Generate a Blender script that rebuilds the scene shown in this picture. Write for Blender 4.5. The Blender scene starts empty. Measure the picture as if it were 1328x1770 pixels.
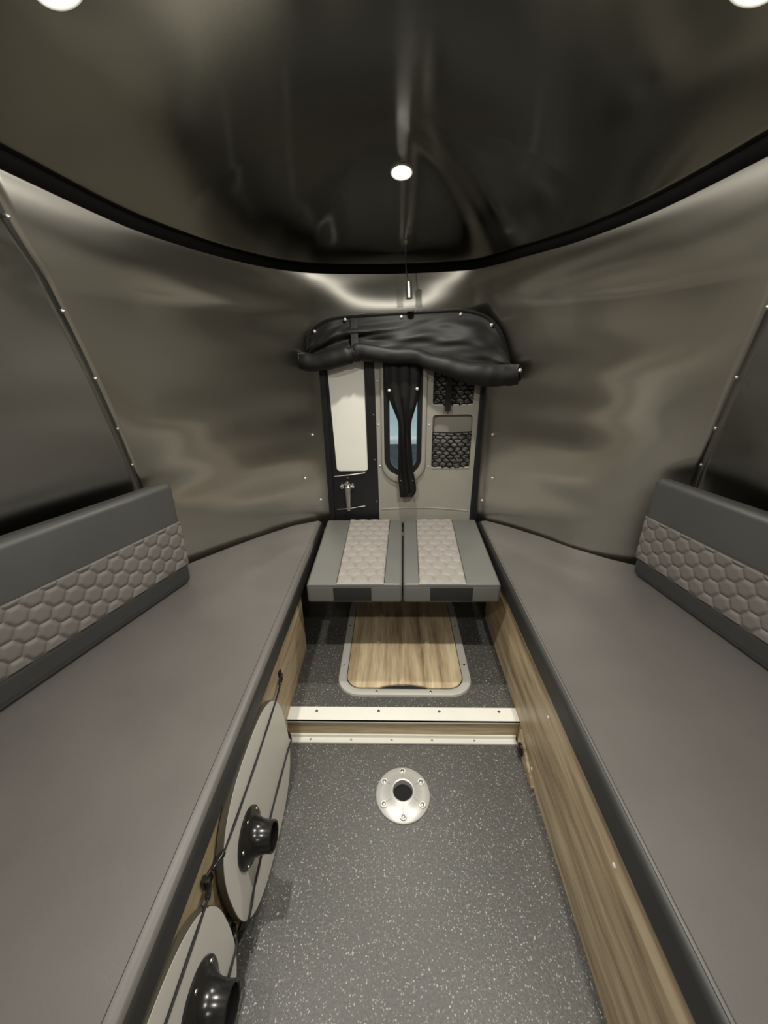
import bpy, bmesh, math, random
from mathutils import Vector, Matrix, noise
from mathutils.geometry import tessellate_polygon

random.seed(7)
scn = bpy.context.scene
col = scn.collection
PI = math.pi

# ------------------------------------------------------------------ camera
cam_d = bpy.data.cameras.new('camera')
cam = bpy.data.objects.new('camera', cam_d)
col.objects.link(cam)
scn.camera = cam
cam_d.sensor_fit = 'VERTICAL'
cam_d.sensor_height = 24.0
cam_d.lens = 24.0 * 680.0 / 1770.0
cam_d.clip_start = 0.02
vy = Vector((16, 285, 680)).normalized()               # travel direction seen in camera axes
up = Vector((-26, 1626, -680)); up = (up - vy * up.dot(vy)).normalized()
vx = vy.cross(up)
if vx.x < 0:
    vx = -vx
R = Matrix(((vx.x, vx.y, -vx.z), (vy.x, vy.y, -vy.z), (up.x, up.y, -up.z)))
cam.matrix_world = Matrix.Translation((0, 0, 1.37)) @ R.to_4x4()

# ------------------------------------------------------------------ world, exposure
w = bpy.data.worlds.new('world')
scn.world = w
w.use_nodes = True
bg = w.node_tree.nodes['Background']
bg.inputs[0].default_value = (0.82, 0.92, 0.92, 1)
bg.inputs[1].default_value = 1.0
vs = scn.view_settings
vs.view_transform = 'Standard'
vs.look = 'None'
vs.gamma = 1.0
vs.use_curve_mapping = False
vs.exposure = 0.0
LAMP = 41.0                                             # watts of each round ceiling downlight

# ------------------------------------------------------------------ materials
def mat(name, base, rough=0.5, metal=0.0, **kw):
    m = bpy.data.materials.new(name)
    m.use_nodes = True
    b = m.node_tree.nodes['Principled BSDF']
    b.inputs['Base Color'].default_value = (*base, 1)
    b.inputs['Roughness'].default_value = rough
    b.inputs['Metallic'].default_value = metal
    for k, v in kw.items():
        b.inputs[k.replace('_', ' ')].default_value = v
    return m

def N(m, t, **kw):
    n = m.node_tree.nodes.new(t)
    for k, v in kw.items():
        setattr(n, k, v)
    return n

def L(m, a, b):
    m.node_tree.links.new(a, b)

def bsdf(m):
    return m.node_tree.nodes['Principled BSDF']

def coords(m, scale=(1, 1, 1), rot=(0, 0, 0), kind='Object'):
    tc = N(m, 'ShaderNodeTexCoord')
    mp = N(m, 'ShaderNodeMapping')
    mp.inputs['Scale'].default_value = scale
    mp.inputs['Rotation'].default_value = rot
    L(m, tc.outputs[kind], mp.inputs['Vector'])
    return mp.outputs['Vector']

def ramp(m, fac, stops):
    r = N(m, 'ShaderNodeValToRGB')
    e = r.color_ramp.elements
    while len(e) < len(stops):
        e.new(0.5)
    for i, (p, c) in enumerate(stops):
        e[i].position = p
        e[i].color = (*c, 1) if len(c) == 3 else c
    L(m, fac, r.inputs['Fac'])
    return r.outputs['Color']

def noise_tex(m, vec, scale, detail=3, rough=0.5):
    n = N(m, 'ShaderNodeTexNoise')
    n.inputs['Scale'].default_value = scale
    n.inputs['Detail'].default_value = detail
    n.inputs['Roughness'].default_value = rough
    L(m, vec, n.inputs['Vector'])
    return n.outputs['Fac']

def bump(m, h, strength, dist=0.001):
    b = N(m, 'ShaderNodeBump')
    b.inputs['Strength'].default_value = strength
    b.inputs['Distance'].default_value = dist
    L(m, h, b.inputs['Height'])
    L(m, b.outputs['Normal'], bsdf(m).inputs['Normal'])

def grainy(name, base, rough, var=0.12, scale=400, bstr=0.25, metal=0.0, bdist=0.0006, **kw):
    m = mat(name, base, rough, metal, **kw)
    v = coords(m)
    f = noise_tex(m, v, 6, 3)
    lo = tuple(c * (1 - var) for c in base)
    hi = tuple(c * (1 + var) for c in base)
    L(m, ramp(m, f, [(0.3, lo), (0.7, hi)]), bsdf(m).inputs['Base Color'])
    bump(m, noise_tex(m, v, scale, 2), bstr, bdist)
    return m

def wood(name, axis, tone=1.0):
    """light oak laminate; axis = grain direction"""
    m = mat(name, (0.4, 0.3, 0.2), 0.42)
    sc = {'x': (1.1, 14, 14), 'y': (14, 1.1, 14), 'z': (14, 14, 1.1)}[axis]
    v = coords(m, sc)
    f1 = noise_tex(m, v, 1.6, 5, 0.62)
    sc2 = tuple(s * 6 for s in sc)
    v2 = coords(m, sc2)
    f2 = noise_tex(m, v2, 1.5, 3, 0.6)
    mx = N(m, 'ShaderNodeMath', operation='MULTIPLY_ADD')
    L(m, f2, mx.inputs[0]); mx.inputs[1].default_value = 0.28
    L(m, f1, mx.inputs[2])
    t = tone
    c = ramp(m, mx.outputs[0], [(0.44, (0.155 * t, 0.115 * t, 0.07 * t)), (0.56, (0.29 * t, 0.22 * t, 0.135 * t)),
                                (0.68, (0.40 * t, 0.315 * t, 0.20 * t)), (0.82, (0.52 * t, 0.43 * t, 0.29 * t))])
    L(m, c, bsdf(m).inputs['Base Color'])
    bump(m, f2, 0.1, 0.0006)
    return m

def sheet_metal(name, base, rough, aniso, scale, axis='Z'):
    m = mat(name, base, rough, 1.0)
    v = coords(m, scale)
    f = noise_tex(m, v, 1.0, 2, 0.5)
    L(m, ramp(m, f, [(0.3, tuple(c * 0.97 for c in base)), (0.7, tuple(c * 1.03 for c in base))]), bsdf(m).inputs['Base Color'])
    if aniso:
        bsdf(m).inputs['Anisotropic'].default_value = aniso
        tg = N(m, 'ShaderNodeTangent', direction_type='RADIAL', axis=axis)
        L(m, tg.outputs[0], bsdf(m).inputs['Tangent'])
    return m

M = {}
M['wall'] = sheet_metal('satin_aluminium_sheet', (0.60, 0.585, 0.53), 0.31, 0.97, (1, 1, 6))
M['side'] = sheet_metal('shaded_aluminium_side_sheet', (0.34, 0.34, 0.32), 0.26, 0.85, (1, 1, 6))  # same aluminium, base darkened for the shade of its turned angle
M['ceil'] = sheet_metal('dark_satin_ceiling_panel', (0.42, 0.41, 0.365), 0.16, 0.85, (6, 1, 1), 'X')
M['gasket'] = grainy('black_rubber_trim', (0.003, 0.003, 0.003), 0.85, Specular_IOR_Level=0.15)
M['black'] = grainy('black_satin_paint', (0.010, 0.0095, 0.011), 0.38, bstr=0.1)
M['plastic'] = grainy('black_gloss_plastic', (0.012, 0.012, 0.012), 0.22, bstr=0.05)
M['white'] = grainy('white_panel_laminate', (0.80, 0.79, 0.72), 0.5, 0.02, 200, 0.05)
M['table'] = grainy('white_table_laminate', (0.62, 0.61, 0.56), 0.45, 0.02, 200, 0.05)
M['edge'] = grainy('olive_table_edge', (0.085, 0.078, 0.055), 0.5)
M['greypanel'] = grainy('grey_moulded_plastic', (0.30, 0.285, 0.245), 0.45, 0.06, 500, 0.2)
M['recess'] = grainy('grey_pocket_back', (0.24, 0.23, 0.20), 0.5, 0.06, 500, 0.2)
M['net'] = grainy('black_elastic_net', (0.005, 0.005, 0.005), 0.7, Specular_IOR_Level=0.2)
M['vinyl'] = grainy('taupe_vinyl', (0.094, 0.087, 0.081), 0.46, 0.06, 500, 0.3)
M['vinyl_d'] = grainy('charcoal_vinyl', (0.050, 0.050, 0.047), 0.45, 0.06, 500, 0.3)
M['vinyl_s'] = grainy('black_vinyl_boxing', (0.026, 0.027, 0.026), 0.5, 0.06, 500, 0.3)
M['vinyl_e'] = grainy('grey_vinyl_bands', (0.125, 0.125, 0.116), 0.45, 0.06, 500, 0.3)
M['quilt'] = grainy('taupe_quilted_cloth', (0.112, 0.102, 0.092), 0.6, 0.05, 900, 0.4)
M['quilt_e'] = grainy('lamplit_quilted_cloth', (0.26, 0.24, 0.22), 0.6, 0.05, 900, 0.4)  # centre lamp's light on the square cushions put into the cloth colour
M['thread'] = grainy('dark_stitching', (0.03, 0.028, 0.025), 0.8)
M['velcro'] = grainy('black_hook_tape', (0.014, 0.014, 0.014), 0.9, 0.2, 900, 0.8)
M['fabric'] = grainy('black_screen_fabric', (0.009, 0.009, 0.008), 0.55, 0.25, 700, 0.5, Specular_IOR_Level=0.3)
M['fabric_d'] = grainy('black_binding', (0.006, 0.006, 0.006), 0.45, Specular_IOR_Level=0.35)
M['chrome'] = mat('bright_chrome', (0.8, 0.8, 0.76), 0.16, 1.0)
M['snap'] = mat('bright_snap', (0.75, 0.74, 0.70), 0.25, 0.4)
M['steel'] = grainy('brushed_steel', (0.62, 0.60, 0.55), 0.34, 0.06, 300, 0.1, 1.0)
M['alu'] = grainy('white_step_edging', (0.78, 0.77, 0.70), 0.42, 0.03, 300, 0.1, 0.0)
M['flange'] = grainy('silver_painted_casting', (0.60, 0.60, 0.57), 0.38, 0.04, 600, 0.3, 0.35)
M['frame'] = grainy('grey_hatch_frame', (0.42, 0.41, 0.37), 0.42, 0.05, 500, 0.2, 0.0)
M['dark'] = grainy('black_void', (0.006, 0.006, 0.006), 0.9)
M['wood_y'] = wood('oak_laminate_lengthways', 'y', 1.15)
M['wood_y2'] = wood('oak_hatch_lid', 'y', 1.3)
M['wood_x'] = wood('oak_laminate_crossways', 'x', 1.1)
M['bezel'] = grainy('white_lamp_reflector', (0.8, 0.79, 0.74), 0.45, 0.02)
M['cord'] = grainy('black_bungee', (0.012, 0.011, 0.014), 0.7, 0.3, 900, 0.8)
M['purple'] = mat('dark_plum_gloss', (0.02, 0.008, 0.016), 0.12)
M['screw'] = mat('zinc_screw', (0.45, 0.44, 0.40), 0.35, 1.0)
M['screw_d'] = mat('dark_screw', (0.10, 0.09, 0.08), 0.4, 0.6)
M['tarmac'] = grainy('dark_tarmac', (0.05, 0.055, 0.06), 0.9, 0.3, 60, 0.4)
M['paleblue'] = grainy('pale_blue_render', (0.62, 0.72, 0.74), 0.8, 0.05)
M['kerb'] = grainy('white_kerb', (0.8, 0.82, 0.8), 0.8, 0.05)
M['glass'] = mat('window_glass', (0.9, 0.95, 0.95), 0.02, 0.0, Transmission_Weight=1.0, IOR=1.05)

# dark speckled rubber floor
m = mat('speckled_grey_floor', (0.06, 0.06, 0.055), 0.42)
v = coords(m)
vo = N(m, 'ShaderNodeTexVoronoi', feature='F1')
vo.inputs['Scale'].default_value = 190
vo.inputs['Randomness'].default_value = 1.0
nz = N(m, 'ShaderNodeTexNoise'); nz.inputs['Scale'].default_value = 90; nz.inputs['Detail'].default_value = 2
L(m, v, nz.inputs['Vector'])
va = N(m, 'ShaderNodeVectorMath', operation='MULTIPLY_ADD')
L(m, nz.outputs['Color'], va.inputs[0]); va.inputs[1].default_value = (0.012, 0.012, 0.012)
L(m, v, va.inputs[2])
L(m, va.outputs[0], vo.inputs['Vector'])
sep = N(m, 'ShaderNodeSeparateColor'); L(m, vo.outputs['Color'], sep.inputs[0])
pick = N(m, 'ShaderNodeMapRange'); pick.inputs['From Min'].default_value = 0.45; pick.inputs['From Max'].default_value = 1.0
L(m, sep.outputs[0], pick.inputs['Value'])
near = N(m, 'ShaderNodeMapRange'); near.inputs['From Min'].default_value = 0.42; near.inputs['From Max'].default_value = 0.15
near.inputs['To Min'].default_value = 0; near.inputs['To Max'].default_value = 1
L(m, vo.outputs['Distance'], near.inputs['Value'])
mul = N(m, 'ShaderNodeMath', operation='MULTIPLY'); L(m, pick.outputs[0], mul.inputs[0]); L(m, near.outputs[0], mul.inputs[1])
c1 = ramp(m, noise_tex(m, v, 160, 3, 0.7), [(0.35, (0.047, 0.046, 0.0425)), (0.7, (0.097, 0.095, 0.087))])
mix = N(m, 'ShaderNodeMix', data_type='RGBA')
L(m, mul.outputs[0], mix.inputs['Factor']); L(m, c1, mix.inputs[6]); mix.inputs[7].default_value = (0.45, 0.45, 0.42, 1)
L(m, mix.outputs[2], bsdf(m).inputs['Base Color'])
bump(m, noise_tex(m, v, 220, 2), 0.35, 0.0012)
M['floor'] = m

def emit(name, colr, s):
    mm = mat(name, (0.9, 0.9, 0.85), 0.4)
    bsdf(mm).inputs['Emission Color'].default_value = (*colr, 1)
    bsdf(mm).inputs['Emission Strength'].default_value = s
    return mm
M['lamp'] = emit('warm_white_lamp_lens', (1.0, 0.955, 0.865), 30.0)

# ------------------------------------------------------------------ helpers
def link(name, me, mt, parent=None, smooth=True, loc=None):
    o = bpy.data.objects.new(name, me)
    col.objects.link(o)
    if mt is not None and not me.materials:
        me.materials.append(mt)
    if smooth:
        for p in me.polygons:
            p.use_smooth = True
        try:
            me.set_sharp_from_angle(angle=math.radians(38))
        except Exception:
            pass
    if parent is not None:
        o.parent = parent
    if loc is not None:
        o.location = loc
    return o

def mesh(name, vs_, fs, mt, parent=None, smooth=True, loc=None):
    me = bpy.data.meshes.new(name)
    me.from_pydata([tuple(v) for v in vs_], [], fs)
    me.update()
    bm = bmesh.new(); bm.from_mesh(me)
    bmesh.ops.recalc_face_normals(bm, faces=bm.faces)
    bm.to_mesh(me); bm.free()
    return link(name, me, mt, parent, smooth, loc)

def bmo(name, bm, mt, parent=None, smooth=True, loc=None):
    bmesh.ops.recalc_face_normals(bm, faces=bm.faces)
    me = bpy.data.meshes.new(name)
    bm.to_mesh(me); bm.free()
    return link(name, me, mt, parent, smooth, loc)

def empty(name, loc=(0, 0, 0)):
    o = bpy.data.objects.new(name, None)
    o.empty_display_size = 0.05
    col.objects.link(o)
    o.location = loc
    return o

def tag(o, label, cat, group=None):
    o['label'] = label
    o['category'] = cat
    if group:
        o['group'] = group
    return o

def struct(o, label, cat):
    o['kind'] = 'structure'
    o['label'] = label
    o['category'] = cat
    return o

def own(root):
    """move children given in world coordinates into the frame of their thing"""
    inv = Matrix.Translation(-root.location)
    for ch in [x for x in bpy.data.objects if x.parent == root]:
        ch.matrix_parent_inverse = inv
    return root

def hexa(bm, c):
    """eight corners: bottom ring then top ring"""
    v = [bm.verts.new(p) for p in c]
    for f in ((3, 2, 1, 0), (4, 5, 6, 7), (0, 1, 5, 4), (1, 2, 6, 5), (2, 3, 7, 6), (3, 0, 4, 7)):
        bm.faces.new([v[i] for i in f])
    return v

def bx(bm, x0, x1, y0, y1, z0, z1):
    return hexa(bm, [(x0, y0, z0), (x1, y0, z0), (x1, y1, z0), (x0, y1, z0), (x0, y0, z1), (x1, y0, z1), (x1, y1, z1), (x0, y1, z1)])

def bevel(bm, wd, seg=3, ang=30):
    bm.normal_update()
    es = [e for e in bm.edges if len(e.link_faces) == 2 and e.calc_face_angle(0) > math.radians(ang)]
    bmesh.ops.bevel(bm, geom=es, offset=wd, segments=seg, profile=0.5, affect='EDGES', clamp_overlap=True)

def box(name, x0, x1, y0, y1, z0, z1, mt, parent=None, bev=0.0, seg=2):
    bm = bmesh.new()
    bx(bm, x0, x1, y0, y1, z0, z1)
    if bev:
        bevel(bm, bev, seg)
    return bmo(name, bm, mt, parent)

def frame_of(d):
    d = d.normalized()
    a = Vector((0, 0, 1)) if abs(d.z) < 0.9 else Vector((1, 0, 0))
    u = d.cross(a).normalized()
    return u, d.cross(u).normalized()

def tube(bm, pts, rad, n=8, closed=False, cap=True, flat=1.0):
    pts = [Vector(p) for p in pts]
    k = len(pts)
    rads = rad if isinstance(rad, (list, tuple)) else [rad] * k
    rings = []
    pu = None
    for i, p in enumerate(pts):
        a = pts[(i - 1) % k] if (closed or i > 0) else p
        b = pts[(i + 1) % k] if (closed or i < k - 1) else p
        d = (b - a).normalized()
        if pu is None:
            u, v_ = frame_of(d)
        else:
            u = (pu - d * pu.dot(d)).normalized()
            v_ = d.cross(u).normalized()
        pu = u
        rings.append([bm.verts.new(p + (u * math.cos(t) + v_ * math.sin(t) * flat) * rads[i])
                      for t in [2 * PI * j / n for j in range(n)]])
    for i in range(k if closed else k - 1):
        a, b = rings[i], rings[(i + 1) % k]
        for j in range(n):
            bm.faces.new((a[j], a[(j + 1) % n], b[(j + 1) % n], b[j]))
    if cap and not closed:
        bm.faces.new(rings[0][::-1]); bm.faces.new(rings[-1])
    return rings

def tubeo(name, pts, rad, mt, parent=None, n=8, closed=False, flat=1.0):
    bm = bmesh.new()
    tube(bm, pts, rad, n, closed, True, flat)
    return bmo(name, bm, mt, parent)

def lathe(bm, prof, origin, axis, n=32, closed_prof=False):
    """prof: (radius, height along axis)"""
    o = Vector(origin); ax = Vector(axis).normalized()
    u, v_ = frame_of(ax)
    rings = []
    for r, h in prof:
        if r < 1e-6:
            rings.append([bm.verts.new(o + ax * h)])
        else:
            rings.append([bm.verts.new(o + ax * h + (u * math.cos(2 * PI * j / n) + v_ * math.sin(2 * PI * j / n)) * r) for j in range(n)])
    seq = list(zip(rings, rings[1:]))
    if closed_prof:
        seq.append((rings[-1], rings[0]))
    for a, b in seq:
        for j in range(n):
            q = (j + 1) % n
            if len(a) == 1 and len(b) == 1:
                continue
            if len(a) == 1:
                bm.faces.new((a[0], b[j], b[q]))
            elif len(b) == 1:
                bm.faces.new((a[j], a[q], b[0]))
            else:
                bm.faces.new((a[j], a[q], b[q], b[j]))

def latheo(name, prof, origin, axis, mt, parent=None, n=32, closed_prof=False):
    bm = bmesh.new()
    lathe(bm, prof, origin, axis, n, closed_prof)
    return bmo(name, bm, mt, parent)

STUD = {}
def stud(name, p, axis, r, mt, parent, h=0.5):
    """low domed screw or rivet head, mesh shared between alike ones"""
    ax = Vector(axis).normalized()
    key = (r, mt.name, h)
    if key not in STUD:
        bm = bmesh.new()
        lathe(bm, [(r, 0), (r * 0.92, r * h * 0.6), (r * 0.5, r * h), (0, r * h * 1.05)], (0, 0, 0), (0, 0, 1), 10)
        me = bpy.data.meshes.new(name); bmesh.ops.recalc_face_normals(bm, faces=bm.faces)
        bm.to_mesh(me); bm.free(); me.materials.append(mt)
        for pl in me.polygons:
            pl.use_smooth = True
        STUD[key] = me
    o = bpy.data.objects.new(name, STUD[key])
    col.objects.link(o)
    o.parent = parent
    o.matrix_basis = Matrix.Translation(p) @ Vector((0, 0, 1)).rotation_difference(ax).to_matrix().to_4x4()
    return o

def rrect(x0, x1, z0, z1, r, n=8):
    pts = []
    for cx, cz, a0 in ((x1 - r, z1 - r, 0), (x0 + r, z1 - r, PI / 2), (x0 + r, z0 + r, PI), (x1 - r, z0 + r, 1.5 * PI)):
        for i in range(n + 1):
            a = a0 + PI / 2 * i / n
            pts.append((cx + r * math.cos(a), cz + r * math.sin(a)))
    return pts

def plate(bm, outer, holes, d0, d1, to3):
    """slab of a 2D outline with holes between depths d0 and d1; to3(u, v, d) -> point"""
    loops = [outer] + list(holes)
    tri = tessellate_polygon([[Vector((u, v, 0)) for u, v in lp] for lp in loops])
    flat = [q for lp in loops for q in lp]
    A = [bm.verts.new(to3(u, v, d0)) for u, v in flat]
    B = [bm.verts.new(to3(u, v, d1)) for u, v in flat]
    for t in tri:
        try:
            bm.faces.new([A[i] for i in t]); bm.faces.new([B[i] for i in reversed(t)])
        except ValueError:
            pass
    s = 0
    for lp in loops:
        n = len(lp)
        for i in range(n):
            a, b = s + i, s + (i + 1) % n
            bm.faces.new((A[a], A[b], B[b], B[a]))
        s += n

XZ = lambda u, v, d: (u, d, v)
XY = lambda u, v, d: (u, v, d)

def plateo(name, outer, holes, d0, d1, mt, parent=None, to3=XZ):
    bm = bmesh.new()
    plate(bm, outer, holes, d0, d1, to3)
    return bmo(name, bm, mt, parent)

def catmull(P, n=6):
    P = [Vector(p) for p in P]
    out = []
    for i in range(len(P) - 1):
        p0 = P[i - 1] if i else P[0] * 2 - P[1]
        p3 = P[i + 2] if i + 2 < len(P) else P[-1] * 2 - P[-2]
        for k in range(n):
            t = k / n
            out.append(0.5 * (2 * P[i] + (P[i + 1] - p0) * t + (2 * p0 - 5 * P[i] + 4 * P[i + 1] - p3) * t * t
                              + (3 * P[i + 1] - p0 - 3 * P[i + 2 - 1 + 0] + p3 - 0 * p0) * t ** 3 if False else
                              2 * P[i] + (P[i + 1] - p0) * t + (2 * p0 - 5 * P[i] + 4 * P[i + 1] - p3) * t * t
                              + (-p0 + 3 * P[i] - 3 * P[i + 1] + p3) * t ** 3))
    out.append(P[-1])
    return out

def grid(name, fn, nu, nv, mt, parent=None):
    vs_ = [fn(i / nu, j / nv) for j in range(nv + 1) for i in range(nu + 1)]
    W = nu + 1
    fs = [(j * W + i, j * W + i + 1, (j + 1) * W + i + 1, (j + 1) * W + i) for j in range(nv) for i in range(nu)]
    me = bpy.data.meshes.new(name)
    me.from_pydata([tuple(v) for v in vs_], [], fs)
    me.update()
    return link(name, me, mt, parent, True)

# ------------------------------------------------------------------ shell of the trailer
ZT = 1.69                                                # height of the wall / ceiling joint
# plan outline at bench height (B) and at the ceiling joint (T), node by node
LB = [(-0.335, 1.995), (-0.42, 1.98), (-0.56, 1.90), (-0.70, 1.761), (-0.804, 1.65), (-0.908, 1.525), (-0.985, 1.45)]
LT = [(-0.31, 1.975), (-0.40, 1.93), (-0.50, 1.82), (-0.59, 1.64), (-0.65, 1.45), (-0.695, 1.20), (-0.69, 0.82)]
RB = [(0.437, 1.995), (0.50, 1.955), (0.60, 1.88), (0.731, 1.755), (0.842, 1.63), (0.985, 1.53), (1.15, 1.47)]
RT = [(0.34, 1.96), (0.42, 1.85), (0.475, 1.736), (0.54, 1.61), (0.60, 1.46), (0.655, 1.18), (0.66, 0.74)]
SLB = [(-0.985, 1.45), (-1.155, 1.0), (-1.30, 0.5), (-1.34, -0.5), (-1.34, -2.2)]
SLT = [(-0.69, 0.82), (-0.68, 0.5), (-0.67, 0.1), (-0.66, -0.7), (-0.66, -2.2)]
SRB = [(1.15, 1.47), (1.215, 1.0), (1.32, 0.5), (1.36, -0.5), (1.36, -2.2)]
SRT = [(0.66, 0.74), (0.66, 0.5), (0.66, 0.1), (0.66, -0.7), (0.66, -2.2)]

def wz(z, pw=2.0):
    t = max(0.0, (z - 0.5) / (ZT - 0.5))
    if t > 0.86:                                         # the sheet turns upright just below the joint
        u = (t - 0.86) / 0.14
        return 0.86 ** pw + (1 - 0.86 ** pw) * (1 - (1 - u) ** 2)
    return t ** pw

def densify(nodes, n):
    return [(p.x, p.y) for p in catmull([Vector((a, b, 0)) for a, b in nodes], n)]

nL = 12
CB = [(-0.14, 1.998), (0.05, 2.0), (0.24, 1.998)]
CT = [(-0.15, 2.008), (0.03, 2.018), (0.19, 2.004)]
endB = densify(LB[::-1] + CB + RB, nL)
endT = densify(LT[::-1] + CT + RT, nL)
iL, iR = 6 * nL, 10 * nL                                 # columns of the hatch opening
lt, rt = endT[:iL + 1], endT[iR:]

def wave(x, z, k):
    """shallow oil-canning of the thin sheet"""
    a = noise.noise(Vector((x * 1.1, z * 3.6, k)))
    b = noise.noise(Vector((x * 1.9, z * 8.5, k + 5)))
    return 0.014 * a + 0.0055 * b

def sheet(name, bcur, tcur, zs, mt, hole=None, amp=1.0, seed=0.0):
    n = len(bcur)
    P = []
    arc = [0.0]
    for i in range(1, n):
        arc.append(arc[-1] + math.dist(bcur[i], bcur[i - 1]))
    for z in zs:
        row = []
        for i, (b, t) in enumerate(zip(bcur, tcur)):
            w_ = wz(z, 2.0 if not hole else 2.0 + 1.2 * min(1.0, min(arc[i], arc[-1] - arc[i]) / 0.45))
            row.append(Vector((b[0] * (1 - w_) + t[0] * w_, b[1] * (1 - w_) + t[1] * w_, z)))
        P.append(row)
    V = []
    for j, row in enumerate(P):
        for i, p in enumerate(row):
            a = row[max(i - 1, 0)]; c = row[min(i + 1, n - 1)]
            d = (c - a); nn = Vector((d.y, -d.x, 0)).normalized()
            k = 1.0
            if hole:                                       # the sheet is held flat round the hatch
                x = p.x
                g = max(abs(x - 0.05) - 0.40, p.z - 1.50, 0.0)
                k = min(1.0, g / 0.16)
            e = min(1.0, (ZT - p.z) / 0.06) * min(1.0, arc[i] / 0.12) * min(1.0, (arc[-1] - arc[i]) / 0.12)
            V.append(p + nn * wave(arc[i], p.z, seed) * amp * k * e)
    F = []
    for j in range(len(zs) - 1):
        for i in range(n - 1):
            if hole and hole[0] <= i < hole[1] and zs[j] >= hole[2] - 1e-6 and zs[j + 1] <= hole[3] + 1e-6:
                continue
            F.append((j * n + i, j * n + i + 1, (j + 1) * n + i + 1, (j + 1) * n + i))
    me = bpy.data.meshes.new(name)
    me.from_pydata([tuple(v) for v in V], [], F)
    me.update()
    return link(name, me, mt, None, True), P

zs = [0.0, 0.2, 0.40, 0.46] + [0.46 + 0.99 * i / 44 for i in range(1, 45)] + [1.45 + 0.24 * i / 14 for i in range(1, 15)]
wall_front, PW = sheet('wall_front', endB, endT, zs, M['wall'], (iL, iR, 0.46, 1.45), 1.0, 1.3)
struct(wall_front, 'curved satin aluminium end wall around the hatch', 'wall')
dl_b, dl_t = densify(SLB, 14), densify(SLT, 14)
dr_b, dr_t = densify(SRB, 14), densify(SRT, 14)
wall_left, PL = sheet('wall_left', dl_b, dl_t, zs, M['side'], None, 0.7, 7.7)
struct(wall_left, 'satin aluminium side wall behind the left backrest, shade put into its colour', 'wall')
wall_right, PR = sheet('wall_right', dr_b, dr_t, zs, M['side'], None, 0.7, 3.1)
struct(wall_right, 'satin aluminium side wall behind the right backrest, shade put into its colour', 'wall')
for o_ in (wall_front, wall_left, wall_right):
    md = o_.modifiers.new('thickness', 'SOLIDIFY'); md.thickness = 0.0015; md.offset = 0

# rivets along the two sheet joints and press studs beside the hatch
def shell_point(b, t, z):
    k = wz(z)
    return Vector((b[0] * (1 - k) + t[0] * k, b[1] * (1 - k) + t[1] * k, z))
for z in (1.00, 1.14, 1.30, 1.46, 1.60):
    p = shell_point(LB[-1], LT[-1], z); stud('rivet', p + Vector((0.012, -0.016, 0)), (0.8, -0.6, 0), 0.0055, M['screw'], wall_front)
    p = shell_point(RB[-1], RT[-1], z - 0.02); stud('rivet', p + Vector((-0.012, -0.016, 0)), (-0.8, -0.6, 0), 0.0055, M['screw'], wall_front)
for x, y, z in ((-0.408, 1.966, 0.969), (-0.462, 1.945, 0.748), (-0.394, 1.972, 0.617), (0.486, 1.945, 0.966), (0.505, 1.94, 0.744), (0.468, 1.965, 0.611)):
    stud('press_stud', (x, y, z), (0, -1, 0), 0.0065, M['snap'], wall_front, 0.8)

# back of the trailer, behind the photographer
wb = [(dl_b[-1][0], 0.0), (dr_b[-1][0], 0.0), (dr_b[-1][0], 0.5)]
for z in [0.6 + 1.09 * i / 12 for i in range(13)]:
    wb.append((1.36 * (1 - wz(z)) + 0.66 * wz(z), z))
for z in [1.69 - 1.09 * i / 12 for i in range(13)]:
    wb.append((-(1.34 * (1 - wz(z)) + 0.66 * wz(z)), z))
wb.append((-1.34, 0.5))
wb2 = wb[:16] + [(0.33, 1.90), (0.0, 1.95), (-0.33, 1.90)] + wb[16:]
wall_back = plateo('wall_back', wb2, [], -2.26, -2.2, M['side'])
struct(wall_back, 'plain metal wall at the far side behind the photographer', 'wall')
dr = box('added_reflector', -0.62, -0.08, -2.2, -2.16, 0.0, 1.72, M['white'], None, 0.01)  # unseen pale slab, added for its reflection in the ceiling
struct(dr, 'pale slab added unseen behind the photographer for its reflection in the ceiling', 'door')

# ceiling: shallow vault rising from the black joint, both sides sampled at the same stations
def cut_side(cur):
    """half width of the joint at station y"""
    pts = sorted(((y, x) for x, y in cur))
    def f(y):
        if y <= pts[0][0]:
            return pts[0][1]
        for (ya, xa), (yb, xb) in zip(pts, pts[1:]):
            if ya <= y <= yb:
                return xa + (xb - xa) * (y - ya) / max(yb - ya, 1e-9)
        return pts[-1][1]
    return f
hwL, hwR = cut_side(lt + dl_t), cut_side(rt + dr_t)
stations = [-2.2 + 3.55 * i / 60 for i in range(60)]
ringL = [(hwL(y), y) for y in stations]; ringR = [(hwR(y), y) for y in stations]
apse = [(hwL(1.35), 1.35)] + [q for q in endT if q[1] > 1.352] + [(hwR(1.35), 1.35)]
ring = ringL + apse + ringR[::-1]
RINGS = 26
V = []
for k in range(RINGS + 1):
    t = k / RINGS
    for x, y in ring:
        sx, sy = 0.0, min(y, 1.35)
        V.append((x + (sx - x) * t, y + (sy - y) * t, ZT + 0.24 * (1 - (1 - t) ** 2)))
n = len(ring)
F = [(k * n + i, k * n + i + 1, (k + 1) * n + i + 1, (k + 1) * n + i) for k in range(RINGS) for i in range(n - 1)]
ceiling = mesh('ceiling', V, F, M['ceil'])
bmw = bmesh.new(); bmw.from_mesh(ceiling.data); bmesh.ops.remove_doubles(bmw, verts=bmw.verts, dist=1e-5); bmw.to_mesh(ceiling.data); bmw.free()
struct(ceiling, 'dark glossy vaulted ceiling panel inside the black trim', 'ceiling')
md = ceiling.modifiers.new('thickness', 'SOLIDIFY'); md.thickness = 0.002; md.offset = 0
trim = tubeo('trim_1', [(x, y, ZT - 0.004) for x, y in ring], 0.0165, M['gasket'], None, 10)
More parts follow.
